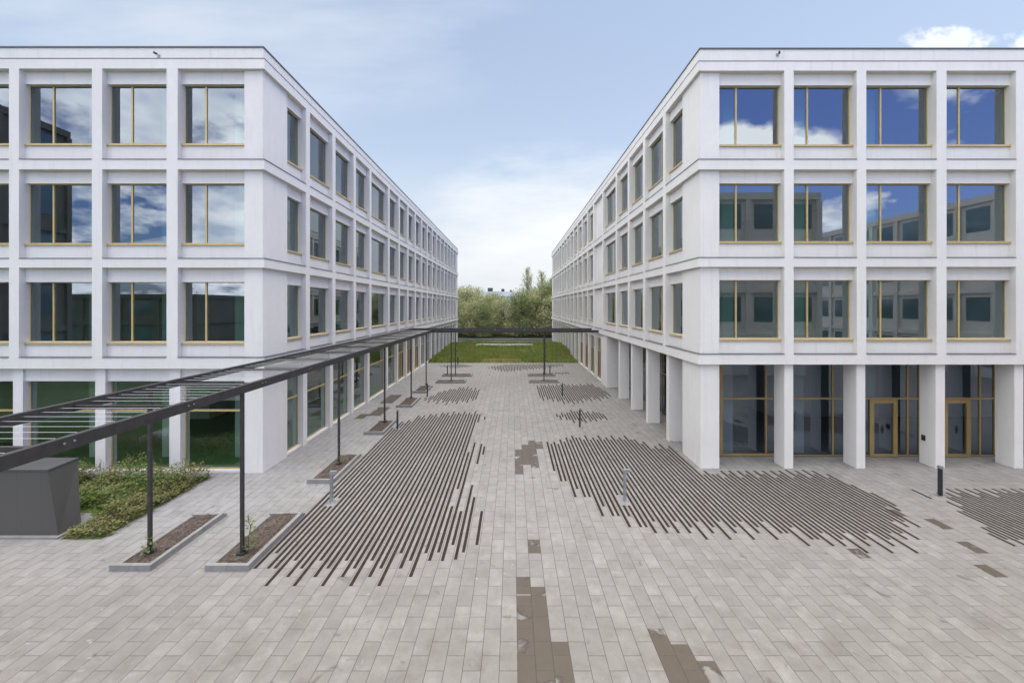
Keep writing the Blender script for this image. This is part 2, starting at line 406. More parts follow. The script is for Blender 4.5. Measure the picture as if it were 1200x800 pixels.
    # inner columns
    for i in range(6):
        S=MB(); x=x_in+side*(1.2+2.85*i); S.box(x,x+side*.42,Yo+1.6,Yo+2.0,.05,roof-.8); S.build('interior_column',M['int_col'],root)
    for i in range(8):
        S=MB(); y=Yo+6.4+5.5*i; x=x_in+side*1.9; S.box(x,x+side*.45,y,y+.45,.05,roof-.8); S.build('interior_column',M['int_col'],root)
    return B,runs,fp,sp

# ---------- left building
LX,LY=-8.79,14.99
rootL=empty('office_building',(LX,LY,0),'white four storey office block on the left with gold window frames and glazed ground floor','building','twin white office blocks')
levL=dict(roof=15.16,pb=14.68,gb=3.73,fl=[(14.33,13.88,11.75,11.12),(10.77,10.33,8.19,7.62),(7.30,6.80,4.65,4.12)])
fpL=[(-11.85,-12.24),(-14.52,-14.88),(-17.46,-17.81),(-20.3,-20.65),(-23.1,-23.45)]
spL=[18.2,20.85,23.6,26.2,30.1]+[32.85+2.72*k for k in range(13)]
BL,runsL,fpl,spl=build_office(-1,LX,LY,68.3,-26.9,levL,fpL,spL,[],rootL,.34)
# ground floor left: piers in the corner panel plane, glass between them
def ground_left():
    B=BL; zt=3.26; gb=levL['gb']
    for fac,us,uo,piers,ue,uend in runsL:
        G=MB()
        a0=us+(DC if fac=='front' else 0)
        B.bx(G,fac,a0,uo,DC,DI,0,gb); B.bx(G,fac,ue,uend,DC,DI,0,gb)
        edges=[uo]+[x for p in piers for x in p]+[ue]
        opens=[(edges[2*i],edges[2*i+1]) for i in range(len(edges)//2)]
        for a,c in opens: B.bx(G,fac,a,c,DL,DI,zt,gb); B.bx(G,fac,a,c,DL,DI,0,.07)
        G.build('ground_floor_wall',M['wall'],rootL)
        for p0,p1 in piers:
            G=MB(); B.bx(G,fac,p0,p1,DC,DI+.1,0,gb-.001); G.build('column',M['wall'],rootL)
        for i,(a,c) in enumerate(opens):
            if fac=='side' and i in (6,7,8):
                w=window(B,fac,a+.002,c-.002,.075,zt-.002,mull=(a+c)/2,trans=2.2,glass='glass_g',sill=False,fw=.16)
                for s_ in (0,1):
                    d=MB(); u0=a+.18+s_*(c-a)/2; u1=u0+(c-a)/2-.28; B.bx(d,fac,u0,u0+.16,DG-.06,DG-.04,.1,2.15); B.bx(d,fac,u1-.16,u1,DG-.06,DG-.04,.1,2.15); d.build('door_leaf',M['goldpanel_shadeframe'],w)
            else:
                window(B,fac,a+.002,c-.002,.075,zt-.002,trans=2.18,glass='glass_g',sill=False,fw=.045)
    S=MB(); S.box(LX-DI-.002,-26.6,LY+DI+.002,68,.0,.05); S.build('ground_floor',M['int_green'],rootL)
ground_left(); unparent_offset(rootL)

# ---------- right building
RX,RY=6.76,15.43
rootR=empty('office_building',(RX,RY,0),'white four storey office block on the right with ground floor arcade of square columns','building','twin white office blocks')
levR=dict(roof=15.37,pb=14.84,gb=3.82,fl=[(14.50,14.07,11.88,11.27),(10.91,10.46,8.32,7.70),(7.37,6.90,4.74,4.19)])
fpR=[(9.88,10.22),(12.52,12.86),(15.42,15.78),(18.31,18.66),(21.2,21.55),(24.1,24.45)]
spR=[18.95,21.87,24.80,27.75,31.9,35.6]+[38.6+2.93*k for k in range(12)]
BR,runsR,fpr,spr=build_office(1,RX,RY,74.3,26.9,levR,fpR,spR,[5],rootR,.31)
def ground_right():
    B=BR; gb=levR['gb']; root=rootR
    # soffit of the arcade
    S=MB(); B.bx(S,'front',DI,20.1,DI,1.75,gb+.02,gb+.12); S.box(RX+DI,RX+1.8,RY+1.75,31.4,gb+.02,gb+.12); S.build('soffit',M['wall'],root)
    # corner column and arcade columns
    c=MB(); c.box(RX+DC,7.57,RY+DC,17.2,0,gb-.001); c.build('column',M['wall'],root)
    for a,b_ in fpR:
        c=MB(); c.box(a+.08,b_-.02+.08,RY+DC,RY+DC+.62,0,gb-.001); c.build('column',M['wall'],root)
    for y in (18.85,21.75,24.55,27.45):
        c=MB(); c.box(RX+DC,RX+DC+.60,y-.16,y+.16,0,gb-.001); c.build('column',M['wall'],root)
    # closing wall and rest of side ground floor
    G=MB(); G.box(RX+DC,RX+1.6,31.1,33.1,0,gb-.001)
    side=runsR[1]; piers=[p for p in side[3] if p[0]>34]; ue,uend=side[4],side[5]
    opens=[]; prev=33.1
    for p0,p1 in piers: opens.append((prev,p0)); prev=p1
    opens.append((prev,ue))
    B.bx(G,'side',ue,uend,DC,DI,0,gb-.001)
    for a,c_ in opens: B.bx(G,'side',a,c_,DL,DI,3.4,gb-.001); B.bx(G,'side',a,c_,DL,DI,0,.07)
    G.build('ground_floor_wall',M['wall'],root)
    for p0,p1 in piers:
        c=MB(); B.bx(c,'side',p0,p1,DC,DI+.1,0,gb-.001); c.build('column',M['wall'],root)
    for i,(a,c_) in enumerate(opens):
        if i in (0,1,2,3):
            w=window(B,'side',a+.002,c_-.002,.075,3.398,mull=(a+c_)/2,trans=2.3,glass='glass_g',sill=False,fw=.16)
            for s_ in (0,1):
                d=MB(); u0=a+.18+s_*(c_-a)/2; u1=u0+(c_-a)/2-.3; B.bx(d,'side',u0,u0+.2,DG-.06,DG-.04,.1,2.25); B.bx(d,'side',u1-.2,u1,DG-.06,DG-.04,.1,2.25); d.build('door_leaf',M['goldpanel_shadeframe'],w)
        else: window(B,'side',a+.002,c_-.002,.075,3.398,trans=2.3,glass='glass_g',sill=False,fw=.045)
    # recessed glazed front
    dg=16.78-RY; s=F/16.78
    U=lambda px:(px-VX)/s-RX
    secs=[(843.5,915,[897],None),(915.2,1005,[975],None),(1005.2,1094,[1062.5,1076],(1017.5,1050)),(1094.2,1187,[1147,1164],(1104,1135.5)),(1187.2,1272,[1240],None),(1272.2,1360,[1330],None)]
    for a,c_,ml,door in secs:
        ms=[U(m_) for m_ in ml]
        w=window(B,'front',U(a),U(c_),.03,gb+.018,mull=ms,trans=2.30,d=dg,glass='glass_d',sill=False,fw=.10 if a<850 else .05,fm='goldpanel_shadeframe')  # frame gold darkened to stand for shade in the recess
        if door:
            d=MB(); a0,a1=U(door[0]),U(door[1]); fw=.16
            dd=dg-.075
            B.bx(d,'front',a0,a0+fw,dd,dd+.06,.02,2.26); B.bx(d,'front',a1-fw,a1,dd,dd+.06,.02,2.26); B.bx(d,'front',a0+fw,a1-fw,dd,dd+.06,2.12,2.26); B.bx(d,'front',a0+fw,a1-fw,dd,dd+.06,.02,.12)
            do=d.build('door',M['goldpanel_shadeframe'],w)
            h=MB(); B.bx(h,'front',a0+fw+.34,a0+fw+.42,dg-.045,dg-.026,1.0,1.16); B.bx(h,'front',a0+fw+.365,a0+fw+.395,dg-.045,dg-.026,.92,1.24); h.build('handle',M['dkmetal'],do)
    # glazing behind the side arcade
    ys=[17.05,18.85,21.75,24.55,27.45,31.1]
    gx=1.42
    for i in range(5):
        window(B,'side',ys[i]+.002,ys[i+1]-.002,.03,gb+.018,mull=(ys[i]+ys[i+1])/2,trans=2.3,d=gx,glass='glass_d',sill=False,fw=.07,fm='goldpanel_shadeframe')  # same darker gold, shade painted into the frames
    S=MB(); S.box(RX+1.5,26.6,16.9,33.0,.0,.028); S.box(RX+DI,26.6,33.1,74,0,.028); S.build('ground_floor',M['int_floor'],root)
    S=MB(); S.box(RX+1.5,RX+1.6,33.1,33.4,0,gb); S.build('partition',M['int_wall'],root)
ground_right(); unparent_offset(rootR)

# small fittings on the fronts
def cctv(x,y,z,label):
    r=empty('security_camera',(x,y,z),label,'security camera','security cameras below the roof edges')
    b=MB(); b.tube([(0,0,0),(0,-.10,-.01)],.015,8); b.box(-.05,.05,-.015,.0,-.06,.06); b.build('bracket',M['galv'],r)
    b=MB(); b.tube([(-.035,-.17,.02),(.02,-.09,.0)],.036,12); b.tube([(-.045,-.183,.024),(-.035,-.17,.02)],.028,12); b.build('housing',M['dkmetal'],r)
s=F/(LY+.08); cctv((186-VX)/s,LY+.08,H+(VY-65.5)/s,'small dark security camera on the parapet of the left white office block')
s=F/(RY+.08); cctv((911-VX)/s,RY+.08,H+(VY-64.5)/s,'small dark security camera on the parapet of the right white office block')
x=15.42+.08; b=MB(); y=16.0; z=H-(512.5-VY)*y/F
b.box(x-.028,x,y-.07,y+.07,z-.10,z+.10); b.box(x-.034,x-.028,y-.045,y+.045,z-.03,z+.05)
tag(b.build('intercom_panel',M['dkmetal']),'small black intercom panel on the side of the square column between the two gold doors','intercom')

# ------------------------------------------------------------------ pergola
def pergola():
    r=empty('pergola',(-6.4,10,0),'long charcoal steel pergola with cross bars running along the left block and across','pergola')
    zb,zt=3.88,4.07; xa,xb=-6.40,-8.62
    yend=36.4; yc=33.4
    def part(n,mb,m='steel',parent=r): return mb.build(n,M[m],parent)
    b=MB(); b.box(xa-.05,xa+.05,1.0,yc-.05,zb,zt); part('beam',b)
    b=MB(); b.box(xb-.05,xb+.05,1.0,yend+.05,zb,zt); part('beam',b)
    b=MB(); b.box(xb+.05,6.75,yc-.05,yc+.05,zb,zt); part('beam',b)
    b=MB(); b.box(xb+.05,6.75,yend-.05,yend+.05,zb,zt); part('beam',b)
    ys=[1.0+2.43*k+.02 for k in range(14)]
    ys=[8.3+2.45*k for k in range(-2,11)]
    for y in ys: b=MB(); b.box(xb+.05,xa-.05,y-.03,y+.03,zb+.05,zb+.12); part('cross_bar',b)
    xs=[-6.4+2.45*k for k in range(0,6)]
    for x in xs: b=MB(); b.box(x-.03,x+.03,yc+.05,yend-.05,zb+.05,zb+.12); part('cross_bar',b)
    # wires between neighbouring cross bars
    allb=[1.1]+ys+[yc-.05]
    for i in range(len(allb)-1):
        b=MB(); n=8
        for k in range(1,n):
            y=allb[i]+(allb[i+1]-allb[i])*k/n; b.tube([(xb+.05,y,zb+.135),(xa-.05,y,zb+.135)],.0028,5)
        part('wire_set',b,'wire')
    allx=[xb+.1]+xs+[6.7]
    for i in range(len(allx)-1):
        b=MB(); n=8
        for k in range(1,n):
            x=allx[i]+(allx[i+1]-allx[i])*k/n; b.tube([(x,yc+.05,zb+.135),(x,yend-.05,zb+.135)],.0028,5)
        part('wire_set',b,'wire')
    # bolts
    for y in (6.0,8.3,10.75,13.2):
        b=MB(); b.tube([(xa+.05,y,3.99),(xa+.062,y,3.99)],.016,6); b.tube([(xa+.05,y+.14,3.99),(xa+.062,y+.14,3.99)],.016,6); part('bolt',b,'galv')
    posts=[(-6.40,10.03),(-8.64,10.1),(-6.46,15.75),(-6.50,21.5),(-6.52,27.2),(-6.52,31.9),(-4.85,33.4),(-4.92,36.4),(2.45,33.4),(2.75,36.4)]
    for x,y in posts:
        b=MB(); b.box(x-.035,x+.035,y-.035,y+.035,.0,zb); p=part('post',b)
        b=MB(); b.box(x-.09,x+.09,y-.09,y+.09,.10,.135); b.build('base_plate',M['steel'],p)
    unparent_offset(r)
pergola()

# ------------------------------------------------------------------ planters
def planter(x0,x1,y0,y1,label,low_left=True,kh=.135,hose=False):
    r=empty('planter',((x0+x1)/2,(y0+y1)/2,0),label,'planter','mulched planters at the feet of the pergola posts')
    k=.10
    b=MB(); n=max(2,round((x1-x0)/.5))
    for i in range(n):      # front and back kerb stones
        a=x0+(x1-x0)*i/n; c=x0+(x1-x0)*(i+1)/n-.006
        b.box(a,c,y0,y0+k,0.,kh); b.box(a,c,y1-k,y1,0.,kh*.55)
    m_=max(2,round((y1-y0)/1.0))
    for i in range(m_):
        a=y0+k+.003+(y1-y0-2*k)*i/m_; c=y0+k+(y1-y0-2*k)*(i+1)/m_-.006
        b.box(x1-k,x1-.006,a,c,0.,kh); b.box(x0,x0+.06,a,c,0.,kh*.30 if low_left else kh)
    b.build('kerb',M['kerb'],r)
    b=MB(); nx,ny=14,30
    X0,X1,Y0,Y1=x0+.055,x1-k+.004,y0+k-.004,y1-k+.004
    zl=kh*.30 if low_left else kh*.8
    vs=[]
    for j in range(ny+1):
        for i in range(nx+1):
            x=X0+(X1-X0)*i/nx; y=Y0+(Y1-Y0)*j/ny
            z=.018+(kh*.62-.018)*min(1,(i/nx)*2.5) + .022*noise.noise(Vector((x*6,y*6,1)))+.012*noise.noise(Vector((x*19,y*19,1)))
            if i in (0,) : z=.02
            vs.append((x,y,z))
    b.add(vs,[(j*(nx+1)+i,j*(nx+1)+i+1,(j+1)*(nx+1)+i+1,(j+1)*(nx+1)+i) for j in range(ny) for i in range(nx)])
    for i in range(260):     # bark chips
        x=random.uniform(X0+.03,X1-.03); y=random.uniform(Y0+.03,Y1-.03); a=random.uniform(0,3.14); l=random.uniform(.012,.035); w=l*.45; z=kh*.62+random.uniform(.005,.03) if x>X0+.35*(X1-X0) else .05
        ca,sa=math.cos(a),math.sin(a)
        b.add([(x+ca*l-sa*w,y+sa*l+ca*w,z),(x-ca*l-sa*w,y-sa*l+ca*w,z+random.uniform(-.01,.015)),(x-ca*l+sa*w,y-sa*l-ca*w,z),(x+ca*l+sa*w,y+sa*l-ca*w,z+.012)],[(0,1,2,3)])
    b.build('mulch',M['soil'],r)
    if hose:
        b=MB(); cx=(x0+x1)/2; pts=[]
        for i in range(26):
            t=i/25*math.pi*1.25-.6; pts.append((cx+.02+.30*math.cos(t+math.pi/2+.6),y0+.5+.28*math.sin(t+math.pi/2+.6)+ (0 if i<20 else (i-19)*.0),kh*.62+.035))
        pts+= [(x1-k-.12,y0+.8+.3*i,kh*.62+.03+.01*math.sin(i)) for i in range(5)]
        b.tube(pts,.009,6); b.build('irrigation_hose',M['bark'],r,smooth=True)
    unparent_offset(r)
planter(-9.05,-8.12,9.5,12.05,'long mulched planter nearest the dark cabinet, first post on its own at its front end')
planter(-6.90,-5.92,9.5,12.1,'mulched planter with a brown hose loop at the near end of the left strip field',hose=True)
planter(-6.90,-6.0,14.2,16.85,'mulched planter behind the nearest left bollard, beside the corner of the left block')
planter(-6.90,-5.97,19.6,21.85,'third mulched planter from the near end beside the left strip field')
planter(-6.88,-5.92,24.9,27.3,'mulched planter between the large and the small left strip fields')
planter(-6.88,-5.92,29.0,31.4,'last lengthwise planter before the pergola turns across the plaza')
planter(-5.97,-3.67,32.7,33.9,'crosswise planter under the front left post of the far pergola arm',low_left=False)
planter(-6.0,-3.5,35.8,37.0,'crosswise planter under the back left post of the far pergola arm',low_left=False)
planter(1.27,3.6,32.8,33.9,'crosswise planter under the front right post of the far pergola arm',low_left=False)
planter(1.3,3.6,36.0,37.1,'crosswise planter under the back right post of the far pergola arm',low_left=False)

def vine(x,y,h,n,label,spread=.13):
    r=empty('climbing_plant',(x,y,.1),label,'plant','young climbing plants at the pergola posts')
    b=MB(); pts=[(0,0,0)]
    for i in range(1,7): pts.append((random.gauss(0,.02)+.03,random.gauss(0,.02),h*i/6))
    b.tube(pts,.008,5); b.build('stem',M['bark'],r)
    b=MB()
    for i in range(n):
        z=random.uniform(.08,1)*h; a=random.uniform(0,6.28); rr=random.uniform(.02,spread); c=Vector((math.cos(a)*rr+.03,math.sin(a)*rr,z))
        s=random.uniform(.035,.065); ax=Vector((math.cos(a),math.sin(a),random.uniform(-.6,.5))).normalized(); t=ax.cross(Vector((0,0,1))).normalized()
        b.add([c-ax*s*.2,c+t*s*.55+ax*s*.4+Vector((0,0,.01)),c+ax*s*1.3,c-t*s*.55+ax*s*.4+Vector((0,0,.01))],[(0,1,2,3)])
    b.build('leaves',M['leaf_bed'],r)
vine(-6.33,10.12,.86,90,'young green climber on the post with the hose loop planter',.15)
vine(-8.60,9.98,.42,40,'small yellow green climber on the lone left post')
vine(-6.42,15.65,.9,26,'thin climber on the second pergola post beside the left block',.05)
vine(-6.46,21.4,.55,26,'thin climber on the third pergola post beside the left block',.07)

# ------------------------------------------------------------------ strip fields in the paving
STAG=[0,.9,.3,.6]
def interp(pts,x):
    if x<=pts[0][0]: return pts[0][1]
    for (a,ya),(c,yc) in zip(pts,pts[1:]):
        if x<=c: return ya+(yc-ya)*(x-a)/(c-a)
    return pts[-1][1]
def strips(label,x0,x1,near,far,extra=(),stag=1.,w=.073,clip=None,seed=0):
    rnd=random.Random(seed); b=MB(); k0=math.ceil((x0-.077-.075)/.15)
    k=k0
    while True:
        x=.077+.075+.15*k
        if x>x1: break
        yn=interp(near,x)+STAG[k%4]*stag; yf=interp(far,x)-STAG[(k*3+1)%4]*stag*.8
        # ends snap to the slab module
        yn=round((yn-6.91)/.3)*.3+6.91; yf=round((yf-6.91)/.3)*.3+6.91
        segs=[(yn,yf)]
        if clip: segs=clip(x,k,yn,yf)
        for a,c in segs:
            y=a
            while y<c-.1:       # lengths butted with a hairline gap
                y2=min(y+2.4,c); b.box(x-w/2,x+w/2,y+.002,y2-.002,.0,.006); y=y2
        k+=1
    for x,a,c in extra: b.box(x-w/2,x+w/2,a,c,0,.006)
    o=b.build('paving_strips',M['slot']); tag(o,label,'paving inlay','dark strip fields let into the paving',kind='structure'); return o
def clipL(x,k,yn,yf):
    out=[(yn,yf)]
    if x>-1.90: out=[]
    # keep clear of the bollard foot
    res=[]
    for a,c in out:
        if abs(x+5.5)<.17: res+= [(a,12.6),(13.15,c)] if a<12.6<c else [(a,c)]
        else: res.append((a,c))
    return [s for s in res if s[1]-s[0]>.2]
strips('large field of dark parallel strips left of the plaza centre',-5.86,-.75,
       [(-5.86,9.5),(-5.2,8.95),(-3.4,8.95),(-2.57,9.25),(-1.7,9.6),(-1.14,10.27),(-.8,10.6)],
       [(-5.9,21.4),(-5.,23.2),(-3.2,24.0),(-1.9,24.0),(-.8,24)],clip=clipL,
       extra=[(-1.798,10.24,12.6),(-1.648,9.9,18.5),(-1.498,10.56,12.3),(-1.348,9.95,14.1),(-1.198,10.24,13.2),(-.898,10.56,12.3),(-1.348,16.0,18.3),(-1.198,17.0,18.0),(-1.798,21.7,23.3),(-1.498,22.3,22.8),(-1.798,13.8,17.3)])
def clipR(x,k,yn,yf):
    if abs(x-3.43)<.17: return [(yn,12.65),(13.35,yf)]
    if x>6.75 and yf>15.4: yf=15.4
    return [(yn,yf)]
strips('largest field of dark strips running up to the corner of the right office block',1.4,11.45,
       [(1.4,14.85),(1.74,13.95),(2.0,13.1),(2.36,12.7),(2.65,11.86),(3.52,11.0),(6.4,10.9),(6.8,10.8),(7.7,10.45),(8.6,10.15),(9.8,10.15),(10.35,10.8),(10.9,11.4),(11.4,12.2)],
       [(1.4,18.4),(2.65,19.5),(5.2,19.4),(5.5,19.1),(5.8,18.3),(6.70,18.1),(6.76,15.35),(10.9,15.5),(11.2,14.6),(11.5,13.4)],clip=clipR,stag=.9)
strips('field of dark strips at the right edge of the view beside the dark bollard',12.3,18.5,
       [(12.3,10.3),(12.9,10.1),(15,9.6),(18.5,9.8)],[(12.3,11.1),(12.9,12.3),(13.3,13.3),(14.2,13.9),(18.5,14.)],stag=.8,
       extra=[(12.93,13.1,13.75)])
strips('small field of dark strips beyond the large left one',-5.7,-2.25,[(-5.7,26.3),(-4,25.6),(-2.3,26.4)],[(-5.7,27.5),(-4.9,30.2),(-3.5,31.6),(-2.3,30.4)],stag=1.2,w=.07)
strips('smallest field of dark strips beside the second right bollard',2.1,5.1,[(2.1,22.6),(3.3,21.4),(5.1,22.2)],[(2.1,23.2),(3.3,24.3),(5.1,23.9)],stag=.8,w=.07)
strips('wide field of dark strips in front of the right crosswise planters',1.75,6.5,[(1.75,27.),(3.6,25.6),(5,26.4),(6.5,27.5)],[(1.75,32.2),(6.0,32.6),(6.5,30.5)],stag=1.2,w=.07)
strips('far field of dark strips in front of the lawn',-2.6,5.2,[(-2.6,40.6),(-.6,38.2),(2.2,39.8),(5.2,42)],[(-2.6,41.6),(-.6,43.8),(5.2,44.1)],stag=1.2,w=.07)
strips('short dark strips between the right crosswise planters and the far field',2.5,5.0,[(2.5,36.6),(5,37.2)],[(2.5,38.),(5,38.6)],stag=.8,w=.07)
strips('faint oval field of strips by the far end of the left block',-7.2,-3.9,[(-7.2,41.8),(-5.6,40.6),(-3.9,41.8)],[(-7.2,42.5),(-5.6,43.9),(-3.9,42.6)],stag=.5,w=.07)

# damp slabs
def wet(label,cells):
    b=MB()
    for (x0,x1,y0,y1) in cells: b.quad((x0,y0,.0035),(x1,y0,.0035),(x1,y1,.0035),(x0,y1,.0035))
    o=b.build('damp_slabs',M['wet']); tag(o,label,'damp patch',kind='structure')
g0=.077
def cell(c,y0,y1,n=1): return (g0+.3*c+.003,g0+.3*(c+n)-.003,y0,y1)
wet('brown damp slabs running to the bottom of the view',[cell(0,5.71,8.71),cell(0,8.75,9.31),cell(1,5.4,8.98),cell(2,5.4,7.51)])
wet('single square damp slab in the middle of the plaza',[cell(1,10.2,10.8)])
wet('brown damp slabs at the bottom right of the view',[cell(8,5.71,7.8),cell(9,5.6,7.45),cell(10,5.6,7.1),cell(11,5.6,6.3)])
wet('damp slabs beside the left edge of the right strip field',[cell(0,15.0,17.6),cell(1,15.9,18.2),cell(2,15.6,18.8),cell(3,17.7,18.6)])
wet('narrow damp stains right of the largest strip field',[cell(38,11.3,11.85),cell(37,10.2,10.7),cell(35,9.3,9.75),cell(36,12.0,12.4),cell(27,10.0,10.4)])
wet('damp slabs between the left planters and the left block',[(-8.4,-7.9,22.4,23.4),(-7.9,-7.2,23,25),(-8.2,-7.4,26,28.5)])

# ------------------------------------------------------------------ bollards
def bollard(x,y,label,dark,h=.93,rz=0):
    r=empty('bollard_light',(x,y,0),label,'bollard','slim bollard lights on the plaza',rz)
    b=MB(); b.box(-.11,.11,-.11,.11,0,.012); b.build('base_plate',M['galv'],r)
    m=M['dkmetal'] if dark else M['galv']
    b=MB(); b.box(-.035,.035,-.05,.05,.012,h-.08); b.box(-.043,-.035,-.04,.04,.03,h-.10); b.build('post',m,r)
    b=MB(); b.box(-.05,.15 if not dark else .055,-.058,.058,h-.07,h); b.box(-.045,.14 if not dark else .05,-.052,.052,h,h+.012); b.build('head',M['galv'],r)
    b=MB(); b.box(.036,.13 if not dark else .050,-.05,.05,h-.080,h-.071); b.build('lens',M['white'],r)
bl=[(-5.5,12.87,'light grey bollard beside the second near planter on the left strip field',False),
(-5.6,20.6,'slim bollard beside the third planter at the far end of the large left strip field',True),
(-5.6,27.8,'slim bollard at the edge of the small left strip field',True),
(-5.6,36.3,'slim bollard between the crosswise planters at the left',True),
(-5.6,43.2,'farthest left bollard at the edge of the lawn',True),
(3.43,13.0,'light grey bollard standing in the largest strip field',False),
(3.3,20.9,'slim dark bollard at the smallest strip field',True),
(3.26,27.9,'slim dark bollard in the wide strip field on the right',True),
(3.2,36.6,'slim dark bollard behind the right crosswise planters',True),
(13.4,13.3,'dark bollard in front of the right office block doors',True)]
for i,(x,y,l,d) in enumerate(bl): bollard(x,y,l,d,rz=random.uniform(-.05,.05))

# ------------------------------------------------------------------ dark cabinet
def cabinet():
    r=empty('storage_cabinet',(-12.6,11.3,0),'charcoal panelled cabinet with one slanted side at the left edge','cabinet')
    x0,zt=-15.0,1.70
    b=MB()
    A=[(x0,10.90,.06),(-11.68,10.90,.06),(-11.66,11.45,.06),(x0,11.8,.06)]
    T=[(x0,10.90,zt),(-11.96,10.90,zt),(-12.05,11.75,zt),(x0,11.8,zt)]
    n=4; b.add(A+T,[tuple(range(n))[::-1],tuple(range(n,2*n))]+[(i,(i+1)%n,(i+1)%n+n,i+n) for i in range(n)]); b.build('body',M['clad'],r)
    b=MB(); 
    T2=[(p[0]+(.02 if i in(1,2) else 0),p[1]+(-.02 if i<2 else .0),zt+.003) for i,p in enumerate(T)]; T3=[(p[0],p[1],zt+.045) for p in T2]
    b.add(T2+T3,[tuple(range(n))[::-1],tuple(range(n,2*n))]+[(i,(i+1)%n,(i+1)%n+n,i+n) for i in range(n)]); b.build('lid',simple('lid_metal',(.075,.075,.075),.45,.2,.1,3,0),r)
    b=MB(); b.box(x0,-11.60,10.80,11.9,0,.055); b.build('plinth',M['kerb'],r)
    unparent_offset(r)
cabinet()

# ------------------------------------------------------------------ planting bed by the left block
b=MB(); pol=[(-24,12.2),(-12.1,12.2),(-11.55,11.4),(-11.55,10.82),(-10.5,10.82),(-10.5,14.75),(-24,14.75)]
b.add([(x,y,.012) for x,y in pol],[tuple(range(len(pol)))]); o=b.build('planting_bed',M['grass']); o['kind']='structure'
def leafblob(b,x,y,z,s,up=.4):
    a=random.uniform(0,6.28); d=Vector((math.cos(a),math.sin(a),random.uniform(-.2,up+.4))).normalized(); t=d.cross(Vector((0,0,1))).normalized(); c=Vector((x,y,z))
    b.add([c,c+d*s*.5+t*s*.32,c+d*s,c+d*s*.5-t*s*.32],[(0,1,2,3)])
b=MB(); dry=MB()
cnt=0
while cnt<5200:
    x=random.uniform(-20,-10.45); y=random.uniform(10.85,14.72)
    if x<-11.5 and y<12.25: continue
    cnt+=1
    d=noise.noise(Vector((x*.9,y*.9,5)))
    hgt=(.18+.48*max(0,d+.35)+.12*random.random())*(1.0 if y>11.6 else .45)+(.15 if y>13.9 else 0)
    if x>-10.75: hgt*=.6
    if d<-.28: hgt*=.35
    n=random.randint(4,8)
    for k in range(n): leafblob(b,x+random.gauss(0,.05),y+random.gauss(0,.05),.02+hgt*random.random(),random.uniform(.035,.11))
    if random.random()<.10 or (d<-.2 and random.random()<.3):
        h=hgt+random.uniform(.05,.22); l=random.gauss(0,.05)
        dry.add([(x-.004,y,0),(x+.004,y,0),(x+l+.004,y,h),(x+l-.004,y,h)],[(0,1,2,3)])
        for k in range(4): leafblob(dry,x+l,y,h-.02*k,.035)
tag(b.build('ground_cover',M['leaf_bed']),'dense green weeds in the bed beside the left office block','ground cover',kind='stuff')
tag(dry.build('dry_weeds',M['leaf_dry']),'brown seed stalks among the weeds beside the left block','weeds',kind='stuff')

# ------------------------------------------------------------------ trees
def tree_proto(seed,h,w,mleaf,n=5200,slim=False):
    rnd=random.Random(seed); random.seed(seed)
    t=MB(); limbs=[]
    t.tube([(0,0,0),(rnd.gauss(0,.1),rnd.gauss(0,.1),h*.3),(rnd.gauss(0,.2),rnd.gauss(0,.2),h*.6),(rnd.gauss(0,.3),rnd.gauss(0,.3),h*.9)],[h*.022,h*.017,h*.010,h*.003],8)
    clumps=[]
    for i in range(34 if not slim else 40):
        z=h*rnd.uniform(.06,.93 if not slim else .97); zz=z/h
        R_=w*.5*(math.sin(math.pi*min(1,(zz*.9+.12)))**.6) if not slim else w*.42*(1-zz*.72)
        a=rnd.uniform(0,6.28); rr=R_*rnd.uniform(.35,1.0)
        e=Vector((math.cos(a)*rr,math.sin(a)*rr,z)); s0=Vector((0,0,z*.62))
        t.tube([s0,s0.lerp(e,.5)+Vector((0,0,-.1)),e],[h*.007,h*.004,h*.001],5)
        clumps.append((e,rnd.uniform(.14,.24)*w*(1 if not slim else (.95-zz*.62))))
    if slim:
        t=MB(); t.tube([(0,0,0),(.1,0,h*.5),(0,.1,h*.97)],[h*.014,h*.008,h*.002],8); c=MB()
        for i in range(95):
            z0=h*(.10+.82*i/95.); L=(1-(z0/h))*w*.75+.55; a=rnd.uniform(0,6.28); sp=rnd.uniform(.35,.75)
            e=Vector((math.cos(a)*L*sp,math.sin(a)*L*sp,z0+L*rnd.uniform(.9,1.3))); s0=Vector((0,0,z0))
            t.tube([s0,s0.lerp(e,.5)-Vector((0,0,.05)),e],[.035,.02,.008],4)
            for k in range(int(26+34*(1-z0/h))):
                q=rnd.uniform(.25,1.05); p=s0.lerp(e,q)+Vector((rnd.gauss(0,.20),rnd.gauss(0,.20),rnd.gauss(0,.20)))
                s_=rnd.uniform(.10,.24); u=Vector((rnd.gauss(0,1),rnd.gauss(0,1),rnd.gauss(0,1))).normalized(); v=u.cross(Vector((rnd.gauss(0,1),rnd.gauss(0,1),rnd.gauss(0,1)))).normalized()
                c.add([p-v*s_*.25,p+u*s_*.6,p+v*s_*.28,p-u*s_*.6],[(0,1,2,3)])
        return t,c
    c=MB(); per=n//len(clumps)
    for e,r_ in clumps:
        for k in range(per):
            d=Vector((rnd.gauss(0,1),rnd.gauss(0,1),rnd.gauss(0,1))).normalized()*r_*(rnd.random()**.5)
            d.z*=1.15
            p=e+d
            if p.z<h*.04: p.z=h*.04+abs(rnd.gauss(0,.2))
            s=rnd.uniform(.16,.36); u=Vector((rnd.gauss(0,1),rnd.gauss(0,1),rnd.gauss(0,.8)+.4)).normalized(); v=u.cross(Vector((rnd.gauss(0,1),rnd.gauss(0,1),rnd.gauss(0,1)))).normalized()
            c.add([p-v*s*.25,p+u*s*.6,p+v*s*.28,p-u*s*.6],[(0,1,2,3)])
    return t,c
protos=[]
